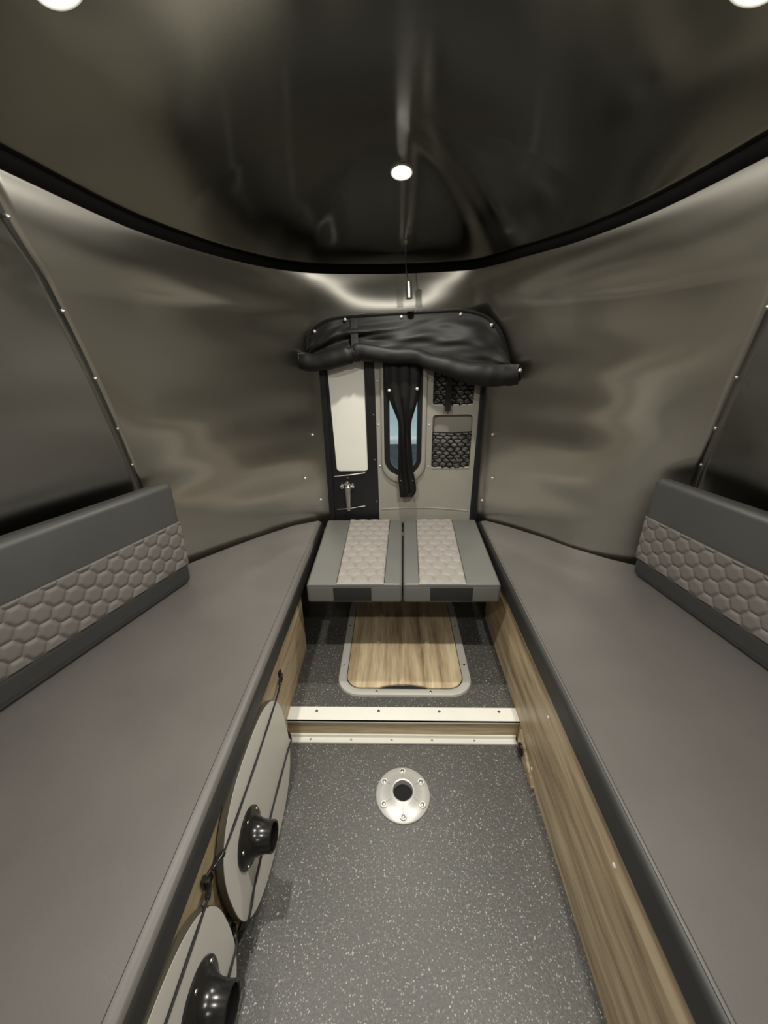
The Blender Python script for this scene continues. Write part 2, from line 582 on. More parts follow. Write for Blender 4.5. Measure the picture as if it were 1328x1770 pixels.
struct(trim, 'black rubber trim between ceiling and walls', 'trim')

# floors
fl = [(p[0], p[1]) for p in ([(-1.34, -2.2)] + dl_b[::-1] + endB[1:] + dr_b[1:])]
floor = plateo('floor', fl, [], -0.04, 0.0, M['floor'], None, XY)
struct(floor, 'dark grey speckled rubber floor of the aisle', 'floor')
fu = box('floor_upper', -0.56, 0.60, 1.058, 1.90, 0.0, 0.087, M['floor'])
struct(fu, 'raised speckled floor around the wooden hatch', 'floor')
# step: wooden riser, white edging on top, white track at its foot
riser = box('trim_2', -0.404, 0.458, 1.050, 1.058, 0.012, 0.087, M['wood_x'])
struct(riser, 'wooden riser of the low step', 'trim')
bm = bmesh.new()
bx(bm, -0.405, 0.459, 1.046, 1.108, 0.087, 0.0905); bx(bm, -0.405, 0.459, 1.046, 1.050, 0.080, 0.0905)
nose = bmo('trim_3', bm, M['alu'], None, False)
struct(nose, 'flat white edging strip along the top of the step', 'trim')
for x, y in ((-0.30, 1.088), (-0.063, 1.09), (0.167, 1.09), (0.393, 1.091)):
    stud('screw', (x, y, 0.0903), (0, 0, 1), 0.006, M['screw_d'], nose, 0.3)
bm = bmesh.new()
bx(bm, -0.402, 0.452, 1.022, 1.050, 0.0, 0.004); bx(bm, -0.402, 0.452, 1.044, 1.050, 0.004, 0.018)
bx(bm, -0.402, 0.452, 1.022, 1.026, 0.004, 0.007)
track = bmo('trim_4', bm, M['alu'], None, False)
struct(track, 'narrow white track along the foot of the step', 'trim')
for x in (-0.321, -0.167, -0.014, 0.138, 0.296):
    stud('screw', (x, 1.036, 0.004), (0, 0, 1), 0.0045, M['screw'], track, 0.4)

# ------------------------------------------------------------------ outside the small window
g = box('ground', -8, 8, 2.6, 30, -0.62, -0.55, M['tarmac'])
struct(g, 'dark ground outside the small window', 'ground')
bwall = box('building', -7, 7, 8.6, 9.0, -0.55, 3.6, M['paleblue'])
tag(bwall, 'pale blue building seen through the small hatch window', 'building')
kb = box('kerb', -7, 7, 8.3, 8.6, -0.55, -0.42, M['kerb'], None, 0.02)
tag(kb, 'white kerb at the foot of the pale blue building', 'kerb')

# ------------------------------------------------------------------ hatch in the end wall
door = empty('door_1', (0.05, 1.985, 0.46))
struct(door, 'black and grey rear hatch with white panel, window and net pockets', 'door')
YH = 1.985
# black surround, set into the opening
plateo('surround', [(-0.352, 0.462), (0.447, 0.462), (0.437, 1.448), (-0.352, 1.448)],
       [[(-0.325, 0.475), (-0.325, 1.435), (0.420, 1.435), (0.420, 0.475)]], 1.968, 2.025, M['black'], door)
# left: black door leaf with the white panel
wp = rrect(-0.3, -0.135, 0.772, 1.42, 0.018)
wp = [(x - 0.016 * (z - 0.772) / 0.52 * (1 if x < -0.22 else 0.3), z) for x, z in wp]
big = [(-0.30 + (x + 0.30) * 1.0, z) for x, z in wp]
plateo('black_leaf', [(-0.325, 0.475), (-0.080, 0.475), (-0.092, 1.435), (-0.325, 1.435)], [big], 1.985, 2.015, M['black'], door)
plateo('white_panel', [(x, z) for x, z in wp], [], 1.992, 2.006, M['white'], door)
b1 = tubeo('grab_bar', [(-0.316, 1.980, 0.745), (-0.235, 1.972, 0.755), (-0.151, 1.980, 0.764)], 0.0028, M['steel'], door)
b2 = tubeo('grab_bar', [(-0.311, 1.980, 0.556), (-0.235, 1.972, 0.567), (-0.157, 1.980, 0.577)], 0.0028, M['steel'], door)
for x, z in ((-0.10, 1.06), (-0.098, 0.83), (-0.093, 0.60), (-0.255, 0.62), (-0.245, 0.735)):
    stud('screw', (x, 1.985, z), (0, -1, 0), 0.006, M['screw_d'], door)
# latch: chrome clover bracket and hanging lever
bm = bmesh.new()
for dx, dz, r in ((-0.028, -0.004, 0.014), (0.0, 0.008, 0.016), (0.028, -0.002, 0.014), (0.0, -0.008, 0.013)):
    lathe(bm, [(r, 0), (r, 0.006), (r * 0.8, 0.011), (r * 0.35, 0.012), (0, 0.010)], (-0.25 + dx, 1.985, 0.693 + dz), (0, -1, 0), 14)
lat = bmo('latch_bracket', bm, M['chrome'], door)
for dx in (-0.028, 0.028):
    stud('bolt', (-0.25 + dx, 1.9735, 0.690), (0, -1, 0), 0.006, M['screw'], door, 0.7)
bm = bmesh.new()
hexa(bm, [(-0.255, 1.962, 0.552), (-0.237, 1.962, 0.552), (-0.237, 1.972, 0.552), (-0.255, 1.972, 0.552),
          (-0.260, 1.960, 0.682), (-0.230, 1.960, 0.682), (-0.230, 1.974, 0.682), (-0.260, 1.974, 0.682)])
bevel(bm, 0.004, 2)
lathe(bm, [(0.017, 0), (0.017, 0.010), (0.012, 0.015), (0, 0.016)], (-0.245, 1.975, 0.678), (0, -1, 0), 16)
bmo('latch_lever', bm, M['steel'], door)
# right: grey moulded leaf with a capsule window and two pockets
cap_o = rrect(-0.020, 0.117, 0.777, 1.40, 0.0684, 12)
cap_f = rrect(-0.046, 0.138, 0.752, 1.425, 0.0915, 12)
cap_r = rrect(-0.066, 0.166, 0.700, 1.432, 0.112, 12)
pk1 = rrect(0.192, 0.390, 1.103, 1.40, 0.022)
pk2 = rrect(0.194, 0.392, 0.785, 1.058, 0.018)
plateo('grey_leaf', [(-0.080, 0.475), (0.411, 0.475), (0.421, 1.435), (-0.092, 1.435)], [cap_f, pk1, pk2], 1.985, 2.015, M['greypanel'], door)
# raised collar round the window
bm = bmesh.new()
po = rrect(-0.064, 0.164, 0.705, 1.430, 0.110, 14); pi = cap_f = rrect(-0.046, 0.138, 0.752, 1.425, 0.0915, 14)
prof = [(0.0, 0.0), (0.12, 0.012), (0.45, 0.016), (0.85, 0.014), (1.0, -0.01)]
rings = []
for f_, h in prof:
    rings.append([bm.verts.new((a[0] * (1 - f_) + b[0] * f_, 1.985 - h, a[1] * (1 - f_) + b[1] * f_)) for a, b in zip(po, pi)])
for a, b in zip(rings, rings[1:]):
    for i in range(len(po)):
        q = (i + 1) % len(po)
        bm.faces.new((a[i], a[q], b[q], b[i]))
bmo('window_collar', bm, M['greypanel'], door)
wf = plateo('window_frame', rrect(-0.0465, 0.1385, 0.7515, 1.4255, 0.092, 12), [cap_o], 1.976, 2.012, M['black'], door)
plateo('window_pane', rrect(-0.0215, 0.1185, 0.7755, 1.4015, 0.0695, 12), [], 1.998, 2.002, M['glass'], wf)
for x, z in ((-0.076, 1.012), (-0.072, 0.80), (-0.078, 1.222), (0.178, 1.009), (0.18, 0.794), (0.178, 1.223)):
    stud('screw', (x, 1.985, z), (0, -1, 0), 0.005, M['snap'], door, 0.7)
# low fold in the panel near its foot
tubeo('panel_rib', [(-0.07 + 0.47 * i / 14, 1.986, 0.555 + 0.014 * math.sin(PI * i / 14) - 0.012 * i / 14) for i in range(15)], 0.004, M['greypanel'], door)

def pocket(x0, x1, z0, z1, znet, seed):
    p = box('mesh_pocket', x0 - 0.004, x1 + 0.004, 2.012, 2.018, z0 - 0.004, z1 + 0.004, M['recess'], door)
    box('ledge', x0 + 0.002, x1 - 0.002, 1.982, 2.010, z0 - 0.001, z0 + 0.006, M['frame'], p)
    rnd = random.Random(seed)
    bm = bmesh.new()
    a = 0.0188                                             # cell radius
    W, H = x1 - x0, znet - z0
    pts = {}
    def pt(i, j, ox, oz):
        key = (round(ox, 4), round(oz, 4))
        if key not in pts:
            fx = (ox - x0) / W; fz = (oz - z0) / H
            edge = fx <= 0.02 or fx >= 0.98 or fz <= 0.02 or fz >= 0.98
            jx, jz = (0, 0) if edge else (rnd.uniform(-.0045, .0045), rnd.uniform(-.004, .004))
            b = 0.012 * max(0, math.sin(PI * min(max(fx, 0), 1))) * (0.5 + 0.5 * max(0, math.sin(PI * min(max(fz, 0), 1))))
            pts[key] = Vector((min(max(ox + jx, x0), x1), 1.988 - b, min(max(oz + jz, z0), znet)))
        return pts[key]
    done = set()
    rows = int(H / (1.5 * a * 0.72)) + 2
    cols = int(W / (a * 1.98)) + 2
    for j in range(-1, rows):
        for i in range(-1, cols):
            cx = x0 + (i + 0.5 * (j % 2)) * a * 1.98; cz = z0 + j * 1.5 * a * 0.72
            hexv = [(cx + a * 0.99 * 1.1547 * math.sin(k * PI / 3) * 0.99, cz + a * 0.72 * math.cos(k * PI / 3)) for k in range(6)]
            for k in range(6):
                (ax, az), (bx_, bz) = hexv[k], hexv[(k + 1) % 6]
                if max(ax, bx_) < x0 or min(ax, bx_) > x1 or max(az, bz) < z0 or min(az, bz) > znet:
                    continue
                kk = tuple(sorted(((round(ax, 3), round(az, 3)), (round(bx_, 3), round(bz, 3)))))
                if kk in done:
                    continue
                done.add(kk)
                A, B = pt(0, 0, ax, az), pt(0, 0, bx_, bz)
                if (A - B).length > 0.003:
                    tube(bm, [A, B], 0.0035, 5)
    tube(bm, [(x0, 1.988, znet), (x0 + W * .5, 1.976, znet - 0.003), (x1, 1.988, znet)], 0.0034, 6)
    bmo('net', bm, M['net'], p)
pocket(0.192, 0.390, 1.103, 1.40, 1.39, 3)
pocket(0.194, 0.392, 0.785, 1.058, 0.972, 5)
own(door)

# ------------------------------------------------------------------ rolled up insect screen
scr = empty('rolled_screen', (0.05, 1.965, 1.30))
tag(scr, 'black fabric screen rolled up and snapped above the hatch', 'screen')
top_line = catmull([(-0.399, 1.94, 1.352), (-0.390, 1.942, 1.409), (-0.358, 1.948, 1.450), (-0.293, 1.958, 1.485), (-0.219, 1.972, 1.497), (-0.082, 1.972, 1.504),
                    (0.038, 1.972, 1.508), (0.174, 1.972, 1.512), (0.301, 1.95, 1.513), (0.388, 1.918, 1.492), (0.434, 1.893, 1.458), (0.466, 1.872, 1.411), (0.493, 1.860, 1.346), (0.506, 1.852, 1.299)], 5)
roll_axis = catmull([(-0.425, 1.915, 1.318), (-0.36, 1.915, 1.310), (-0.29, 1.915, 1.320), (-0.21, 1.915, 1.338), (-0.165, 1.92, 1.352), (-0.10, 1.915, 1.345), (0.0, 1.915, 1.333), (0.10, 1.915, 1.330), (0.17, 1.905, 1.305),
                     (0.25, 1.89, 1.286), (0.335, 1.87, 1.262), (0.42, 1.85, 1.250), (0.485, 1.83, 1.250), (0.542, 1.81, 1.252)], 5)
def at(line, s):
    q = s * (len(line) - 1); i = min(int(q), len(line) - 2)
    return line[i].lerp(line[i + 1], q - i)
def cloth(s, t):
    a, b = at(top_line, s), at(roll_axis, s)
    p = a.lerp(b, t)
    y = -0.012 * math.sin(PI * t)
    y += 0.016 * noise.noise(Vector((s * 5, t * 3.2, 2.0))) * math.sin(PI * min(1, t * 1.2))
    y += 0.010 * noise.noise(Vector((s * 13 + t * 5, t * 6, 4.0))) * math.sin(PI * min(1, t * 1.1))
    if s < 0.47:                                           # a sagging fold on the left
        y += 0.022 * math.exp(-((t - 0.62) / 0.13) ** 2) * min(1, (0.47 - s) / .08)
    y -= 0.014 * math.exp(-(((s - 0.90) + (t - 0.5) * 0.13) / 0.045) ** 2) * math.sin(PI * t)
    p.y += y
    return p
cl = grid('fabric', cloth, 110, 30, M['fabric'], scr)
md = cl.modifiers.new('thickness', 'SOLIDIFY'); md.thickness = 0.002; md.offset = 0
tubeo('binding', top_line, 0.0085, M['fabric_d'], scr, 8)
# roll: lumpy, squashed tube of several turns
bm = bmesh.new()
rr = []
for i, p in enumerate(roll_axis):
    s = i / (len(roll_axis) - 1)
    r = 0.037 + 0.006 * math.sin(s * 9) + 0.004 * noise.noise(Vector((s * 14, 0, 0)))
    r += 0.009 * math.exp(-((s - 0.82) / 0.14) ** 2)
    r -= 0.012 * math.exp(-((s - 0.268) / 0.02) ** 2)       # pinched by the tie
    rr.append(r)
NR = 22
dense = catmull(roll_axis, 3)
dr_ = []
for i in range(len(dense)):
    q = i / (len(dense) - 1) * (len(rr) - 1); k = min(int(q), len(rr) - 2)
    dr_.append(rr[k] * (1 - (q - k)) + rr[k + 1] * (q - k))
rings = tube(bm, dense, dr_, NR, False, True)
for i, rg in enumerate(rings):
    for j, v_ in enumerate(rg):
        c = dense[i]
        d = v_.co - c
        ang = j / NR * 2 * PI
        k = 1 + 0.09 * noise.noise(Vector((i * 0.11, math.cos(ang) * 1.2, math.sin(ang) * 1.2))) + 0.05 * math.sin(ang * 2 + i * 0.05)
        v_.co = c + Vector((d.x, d.y * 0.85, d.z)) * k
roll = bmo('roll', bm, M['fabric'], scr)
# spiral ends of the roll
for p, dx in ((dense[0], -0.002), (dense[-1], 0.002)):
    tubeo('roll_end', [(p.x + dx, p.y + 0.005 * k / 30 * math.cos(k * 0.55) * 6, p.z + 0.006 * k / 30 * math.sin(k * 0.55) * 6) for k in range(4, 31)], 0.0028, M['fabric_d'], roll, 5)
# tie strap round the roll
sp = at(roll_axis, 0.268)
strap_pts = [(-0.176, 1.964, 1.493), (-0.175, 1.945, 1.44), (-0.172, 1.915, 1.392), (-0.168, 1.892, 1.352), (-0.168, 1.905, 1.313), (-0.168, 1.935, 1.306)]
bm = bmesh.new()
for a, b in zip(catmull(strap_pts, 4), catmull(strap_pts, 4)[1:]):
    hexa(bm, [(a.x - .016, a.y - .004, a.z), (a.x + .016, a.y - .004, a.z), (a.x + .016, a.y, a.z), (a.x - .016, a.y, a.z),
              (b.x - .016, b.y - .004, b.z), (b.x + .016, b.y - .004, b.z), (b.x + .016, b.y, b.z), (b.x - .016, b.y, b.z)])
bmo('tie_strap', bm, M['fabric_d'], scr)
for x, y, z in ((-0.354, 1.938, 1.440), (-0.216, 1.958, 1.487), (0.037, 1.960, 1.494), (0.298, 1.940, 1.499), (0.424, 1.884, 1.452), (0.468, 1.842, 1.318), (0.532, 1.765, 1.272)):
    stud('snap', (x, y, z), (0, -1, 0.15), 0.0075, M['snap'], scr, 0.7)
# small loose strap over the upper net pocket
bm = bmesh.new()
sp2 = catmull([(0.262, 1.93, 1.29), (0.263, 1.95, 1.22), (0.262, 1.962, 1.14), (0.262, 1.960, 1.077)], 4)
for a, b in zip(sp2, sp2[1:]):
    hexa(bm, [(a.x - .014, a.y - .003, a.z), (a.x + .014, a.y - .003, a.z), (a.x + .014, a.y, a.z), (a.x - .014, a.y, a.z),
              (b.x - .014, b.y - .003, b.z), (b.x + .014, b.y - .003, b.z), (b.x + .014, b.y, b.z), (b.x - .014, b.y, b.z)])
bmo('loose_strap', bm, M['fabric_d'], scr)
own(scr)

# gathered window shade hanging over the capsule window
sh = empty('window_shade', (0.055, 1.95, 0.64))
tag(sh, 'narrow black gathered shade hanging over the capsule window', 'shade')
zl = [1.325, 1.24, 1.185, 1.13, 1.08, 1.03, 0.963, 0.88, 0.80, 0.764, 0.70, 0.665, 0.640]
xl = [-0.044, -0.042, -0.036, -0.018, 0.002, 0.021, 0.023, 0.022, 0.021, 0.021, 0.026, 0.029, 0.031]
xr = [0.131, 0.130, 0.128, 0.116, 0.102, 0.088, 0.086, 0.092, 0.098, 0.103, 0.115, 0.113, 0.094]
yc = [1.962, 1.962, 1.962, 1.960, 1.957, 1.954, 1.950, 1.947, 1.946, 1.945, 1.942, 1.941, 1.942]
La = catmull([(x, y, z) for x, y, z in zip(xl, yc, zl)], 4)
Ra = catmull([(x, y, z) for x, y, z in zip(xr, yc, zl)], 4)
bm = bmesh.new()
NS = 28
prev = None
for i, (a, b) in enumerate(zip(La, Ra)):
    t = i / (len(La) - 1)
    wd = (b.x - a.x)
    rg = []
    for j in range(NS):
        an = 2 * PI * j / NS
        u = 0.5 - 0.5 * math.cos(an)
        th = (0.010 + 0.010 * t) * math.sin(an)
        fold = 0.006 * math.sin(u * 19 + t * 3) * (1 if math.sin(an) < 0 else 0.3) * abs(math.sin(an))
        z = a.z
        if t > 0.9:                                        # notched, uneven lower end
            z += 0.022 * math.sin(u * PI) * (t - 0.9) / 0.1
        rg.append(bm.verts.new((a.x + wd * u, a.y + th + fold - 0.0, z)))
    if prev:
        for j in range(NS):
            q = (j + 1) % NS
            bm.faces.new((prev[j], prev[q], rg[q], rg[j]))
    else:
        bm.faces.new(rg[::-1])
    prev = rg
bm.faces.new(prev)
bmo('shade_cloth', bm, M['fabric_d'], sh)
for x, z in ((-0.020, 1.180), (0.112, 1.186)):
    stud('snap', (x, 1.946, z), (0, -1, 0), 0.008, M['snap'], sh, 0.7)
for x, z in ((0.036, 0.735), (0.096, 0.735)):
    stud('snap', (x, 1.927, z), (0, -1, 0), 0.005, M['screw_d'], sh, 0.7)
own(sh)

# ------------------------------------------------------------------ ceiling lamps
def ceil_point(px, py):
    """point on the vault above (px, py) with its downward normal, by sampling the formula"""
    def zc(x, y):
        if y > 1.35:
            a = math.atan2(y - 1.35, x)
            best = min(ring, key=lambda q: abs(math.atan2(q[1] - 1.35, q[0]) - a) if q[1] > 1.35 else 9)
            k = 1 - math.hypot(x, y - 1.35) / math.hypot(best[0], best[1] - 1.35)
        else:
            side = [q for q in ring if (q[0] < 0) == (x < 0) and q[1] <= 1.4]
            best = min(side, key=lambda q: abs(q[1] - y))
            k = 1 - abs(x) / abs(best[0])
        return ZT + 0.24 * (1 - (1 - k) ** 2)
    z = zc(px, py); e = 0.03
    nrm = Vector((zc(px + e, py) - zc(px - e, py), zc(px, py + e) - zc(px, py - e), -2 * e)).normalized()
    return Vector((px, py, z)), nrm

def ceiling_lamp(x, y, label, watts=LAMP):
    p, nn = ceil_point(x, y)
    t = empty('ceiling_light', p)
    tag(t, label, 'light', 'round ceiling lights')
    p = p + nn * 0.002
    latheo('reflector', [(0.0185, 0.0005), (0.026, 0.002), (0.033, 0.006), (0.0355, 0.006), (0.037, 0.004), (0.037, 0.0005)], p, nn, M['bezel'], t, 36, True)
    latheo('lens', [(0.018, 0.0015), (0.0175, 0.006), (0.014, 0.0095), (0.007, 0.0115), (0.0, 0.012)], p, nn, M['lamp'], t, 24)
    ld = bpy.data.lights.new('downlight', 'SPOT')
    ld.energy = watts
    ld.color = (1.0, 0.955, 0.865)
    ld.spot_size = math.radians(160)
    ld.spot_blend = 1.0
    ld.shadow_soft_size = 0.02
    lo = bpy.data.objects.new('downlight', ld)
    col.objects.link(lo)
    lo.parent = t
    lo.matrix_basis = Matrix.Translation(p + nn * 0.028) @ Vector((0, 0, -1)).rotation_difference(nn).to_matrix().to_4x4()
    own(t)
    return t
ceiling_lamp(0.03, 1.60, 'round lit ceiling lamp above the hatch, on the centre line')
ceiling_lamp(-0.447, 0.745, 'round lit ceiling lamp at the upper left corner')
ceiling_lamp(0.472, 0.745, 'round lit ceiling lamp at the upper right corner')
for x, y, lb_ in ((-0.455, -0.05, 'round ceiling lamp above the photographer, over the left bench'), (0.455, -0.05, 'round ceiling lamp above the photographer, over the right bench'),
                  (0.01, -1.2, 'round ceiling lamp behind the photographer, before the pale slab')):
    ceiling_lamp(x, y, lb_, LAMP * 0.6)

# wire with a small chrome weight hanging from the ceiling
pull = empty('hanging_wire', (0.055, 1.9, 1.76))
tag(pull, 'thin steel wire with small metal cylinder hanging above the hatch', 'wire')
pc, pn = ceil_point(0.052, 1.90)
latheo('mount', [(0.011, 0.0), (0.011, 0.004), (0.006, 0.010), (0.003, 0.013), (0, 0.013)], pc + pn * 0.001, pn, M['steel'], pull, 14)
wire = catmull([pc + pn * 0.008, (0.053, 1.90, 1.72), (0.055, 1.90, 1.67), (0.062, 1.90, 1.63), (0.066, 1.90, 1.605)], 5)
tubeo('wire', wire, 0.0026, M['chrome'], pull, 8)
latheo('weight', [(0, 0), (0.0125, 0.0), (0.0135, 0.002), (0.0135, 0.008), (0.0125, 0.010), (0.0125, 0.062), (0.0115, 0.064), (0.005, 0.066), (0, 0.066)],
       (0.070, 1.90, 1.558), (-0.06, 0, 1), M['steel'], pull, 20)
own(pull)

# ------------------------------------------------------------------ bench bases
def bench(side):
    left = side < 0
    if left:
        t = empty('bench_base', (-0.6, 0.5, 0.0))
        tag(t, 'oak panelled bench base behind the white table tops', 'bench')
        box('front_panel', -0.418, -0.405, -0.9, 1.0575, 0.001, 0.405, M['wood_y'], t)
        box('front_panel', -0.418, -0.405, 1.0585, 1.42, 0.0885, 0.405, M['wood_y'], t)
        box('recess_shade', -0.54, -0.53, 1.42, 1.86, 0.0885, 0.405, M['dark'], t)  # black sheet standing in for the shade of the open recess
        V_ = [(-0.405, -0.9), (-0.405, 1.93), (-0.55, 1.86), (-0.70, 1.72), (-0.90, 1.48), (-1.0, 1.32), (-1.15, 0.9), (-1.2, 0.5), (-1.2, -0.9)]
        plateo('seat_board', V_[::-1], [], 0.405, 0.419, M['wood_y'], t, XY)
        box('end_panel', -1.15, -0.418, -0.9, -0.888, 0.001, 0.405, M['wood_y'], t)
    else:
        t = empty('bench_base', (0.7, 0.5, 0.0))
        tag(t, 'oak panelled bench base along the right side of the aisle', 'bench')
        box('front_panel', 0.460, 0.473, -0.9, 1.0575, 0.001, 0.405, M['wood_y'], t)
        box('front_panel', 0.460, 0.473, 1.0585, 1.66, 0.0885, 0.405, M['wood_y'], t)
        box('recess_shade', 0.585, 0.595, 1.66, 1.84, 0.0885, 0.405, M['dark'], t)  # black sheet put where the open bench end is only dark
        V_ = [(0.460, -0.9), (0.460, 1.93), (0.55, 1.86), (0.72, 1.72), (0.95, 1.50), (1.08, 1.40), (1.2, 0.9), (1.25, 0.5), (1.25, -0.9)]
        plateo('seat_board', V_, [], 0.405, 0.419, M['wood_y'], t, XY)
        box('end_panel', 0.473, 1.2, -0.9, -0.888, 0.001, 0.405, M['wood_y'], t)
        # tapered board low on the panel, with an oval plum button
        bm = bmesh.new()
        hexa(bm, [(0.4515, 0.862, 0.001), (0.4598, 0.862, 0.001), (0.4598, 1.021, 0.001), (0.4515, 1.021, 0.001),
                  (0.4515, 0.862, 0.012), (0.4598, 0.862, 0.012), (0.4598, 1.021, 0.085), (0.4515, 1.021, 0.085)])
        kb_ = bmo('kick_board', bm, M['wood_x'], t, False)
        bm = bmesh.new()
        lathe(bm, [(0.020, 0.0), (0.020, 0.003), (0.017, 0.009), (0.010, 0.0125), (0, 0.013)], (0, 0, 0), (-1, 0, 0), 24)
        bmesh.ops.scale(bm, vec=(1, 1.15, 1.15), verts=bm.verts)
        bmesh.ops.translate(bm, vec=(0.4515, 0.985, 0.030), verts=bm.verts)
        bmo('oval_button', bm, M['purple'], kb_)
        for y, z in ((0.862, 0.337), (0.487, 0.355), (0.90, 0.05)):
            stud('screw_cap', (0.460, y, z), (-1, 0, 0), 0.006, M['alu'], t, 0.4)
    return own(t)
bench(-1)
bench(1)

# ------------------------------------------------------------------ seat cushions of the benches
def puffy(name, outline, z0, z1, mt, parent, bev, crown=0.006, nv=0):
    """cushion from a plan outline: extruded, rounded, faintly crowned on top"""
    bm = bmesh.new()
    lo = [bm.verts.new((x, y, z0)) for x, y in outline]
    hi = [bm.verts.new((x, y, z1)) for x, y in outline]
    n_ = len(outline)
    bm.faces.new(lo[::-1]); bm.faces.new(hi)
    for i in range(n_):
        bm.faces.new((lo[i], lo[(i + 1) % n_], hi[(i + 1) % n_], hi[i]))
    bmesh.ops.recalc_face_normals(bm, faces=bm.faces)
    bm.normal_update()
    es = [e for e in bm.edges if abs(e.verts[0].co.z - e.verts[1].co.z) < 1e-6]
    bmesh.ops.bevel(bm, geom=es, offset=bev, segments=5, profile=0.6, affect='EDGES', clamp_overlap=True)
    return bmo(name, bm, mt, parent)

def inset_wall(cur_b, cur_t, z, d):
    out = []
    k = wz(z)
    P_ = [(b[0] * (1 - k) + t[0] * k, b[1] * (1 - k) + t[1] * k) for b, t in zip(cur_b, cur_t)]
    return P_

def side_band(parent, sd, x0, z0, z1, r, a0):
    """charcoal boxing sewn to the aisle face of a seat cushion"""
    prof = []
    for k in range(9):
        a = math.radians(a0 + (90 - a0) * k / 8)
        prof.append((x0 + sd * (r - (r + 0.0012) * math.sin(a)), z1 - r + (r + 0.0012) * math.cos(a)))
    for k in range(7):
        a = math.radians(90 + 70 * k / 6)
        prof.append((x0 + sd * (r - (r + 0.0012) * math.sin(a)), z0 + r + (r + 0.0012) * math.cos(a)))
    ys = [-0.84, 0.2, 1.0, 1.925]
    V_ = [(x, y, z) for y in ys for x, z in prof]
    n_ = len(prof)
    F_ = [(j * n_ + i, j * n_ + i + 1, (j + 1) * n_ + i + 1, (j + 1) * n_ + i) for j in range(len(ys) - 1) for i in range(n_ - 1)]
    o_ = mesh('side_band', V_, F_, M['vinyl_s'], parent)
    md_ = o_.modifiers.new('thickness', 'SOLIDIFY'); md_.thickness = 0.001; md_.offset = 0

left_c = empty('seat_cushion', (-0.7, 0.6, 0.42))
tag(left_c, 'long taupe vinyl bench seat cushion left of the aisle', 'cushion')
ol = [(-0.383, -0.85), (-0.383, 1.0), (-0.383, 1.6), (-0.386, 1.930), (-0.41, 1.952), (-0.54, 1.885), (-0.68, 1.752), (-0.785, 1.638), (-0.885, 1.517), (-0.955, 1.43), (-1.0, 1.33), (-1.09, 1.12), (-1.16, 0.9), (-1.24, 0.5), (-1.28, -0.1), (-1.28, -0.85)]
puffy('cushion_body', ol[::-1], 0.4195, 0.512, M['vinyl'], left_c, 0.028)
side_band(left_c, -1, -0.383, 0.4195, 0.512, 0.028, 42)
tubeo('seam', [(-0.409, -0.84 + 2.72 * i / 60, 0.5112) for i in range(61)], 0.0012, M['thread'], left_c, 5)
own(left_c)
right_c = empty('seat_cushion', (0.75, 0.6, 0.42))
tag(right_c, 'long taupe vinyl bench seat cushion right of the aisle', 'cushion')
orr = [(0.447, -0.85), (0.447, 1.0), (0.447, 1.6), (0.449, 1.93), (0.49, 1.945), (0.59, 1.868), (0.715, 1.75), (0.825, 1.625), (0.935, 1.53), (1.055, 1.45), (1.13, 1.2), (1.19, 1.0), (1.27, 0.5), (1.31, -0.1), (1.31, -0.85)]
puffy('cushion_body', orr, 0.4195, 0.508, M['vinyl'], right_c, 0.018)
side_band(right_c, 1, 0.447, 0.4195, 0.508, 0.018, 20)
tubeo('seam', [(0.465, -0.84 + 2.72 * i / 60, 0.5075) for i in range(61)], 0.0012, M['thread'], right_c, 5)
own(right_c)

# ------------------------------------------------------------------ hexagon quilting
def hex_edge(u, v, s):
    """distance to the nearest stitched line of a hexagon lattice of pitch s (rows run along u)"""
    rh = s * math.sqrt(3) / 2
    j0 = round(v / rh)
    ds = []
    for j in (j0 - 1, j0, j0 + 1):
        o_ = 0.5 * s if j % 2 else 0.0
        i0 = round((u - o_) / s)
        for i in (i0 - 1, i0, i0 + 1):
            ds.append(math.hypot(u - (i * s + o_), v - j * rh))
    ds.sort()
    return (ds[1] - ds[0]) * 0.5

def puff(u, v, s, h):
    e = hex_edge(u, v, s)
    return h * (1 - (1 - min(e / (s * 0.24), 1.0)) ** 2.2)

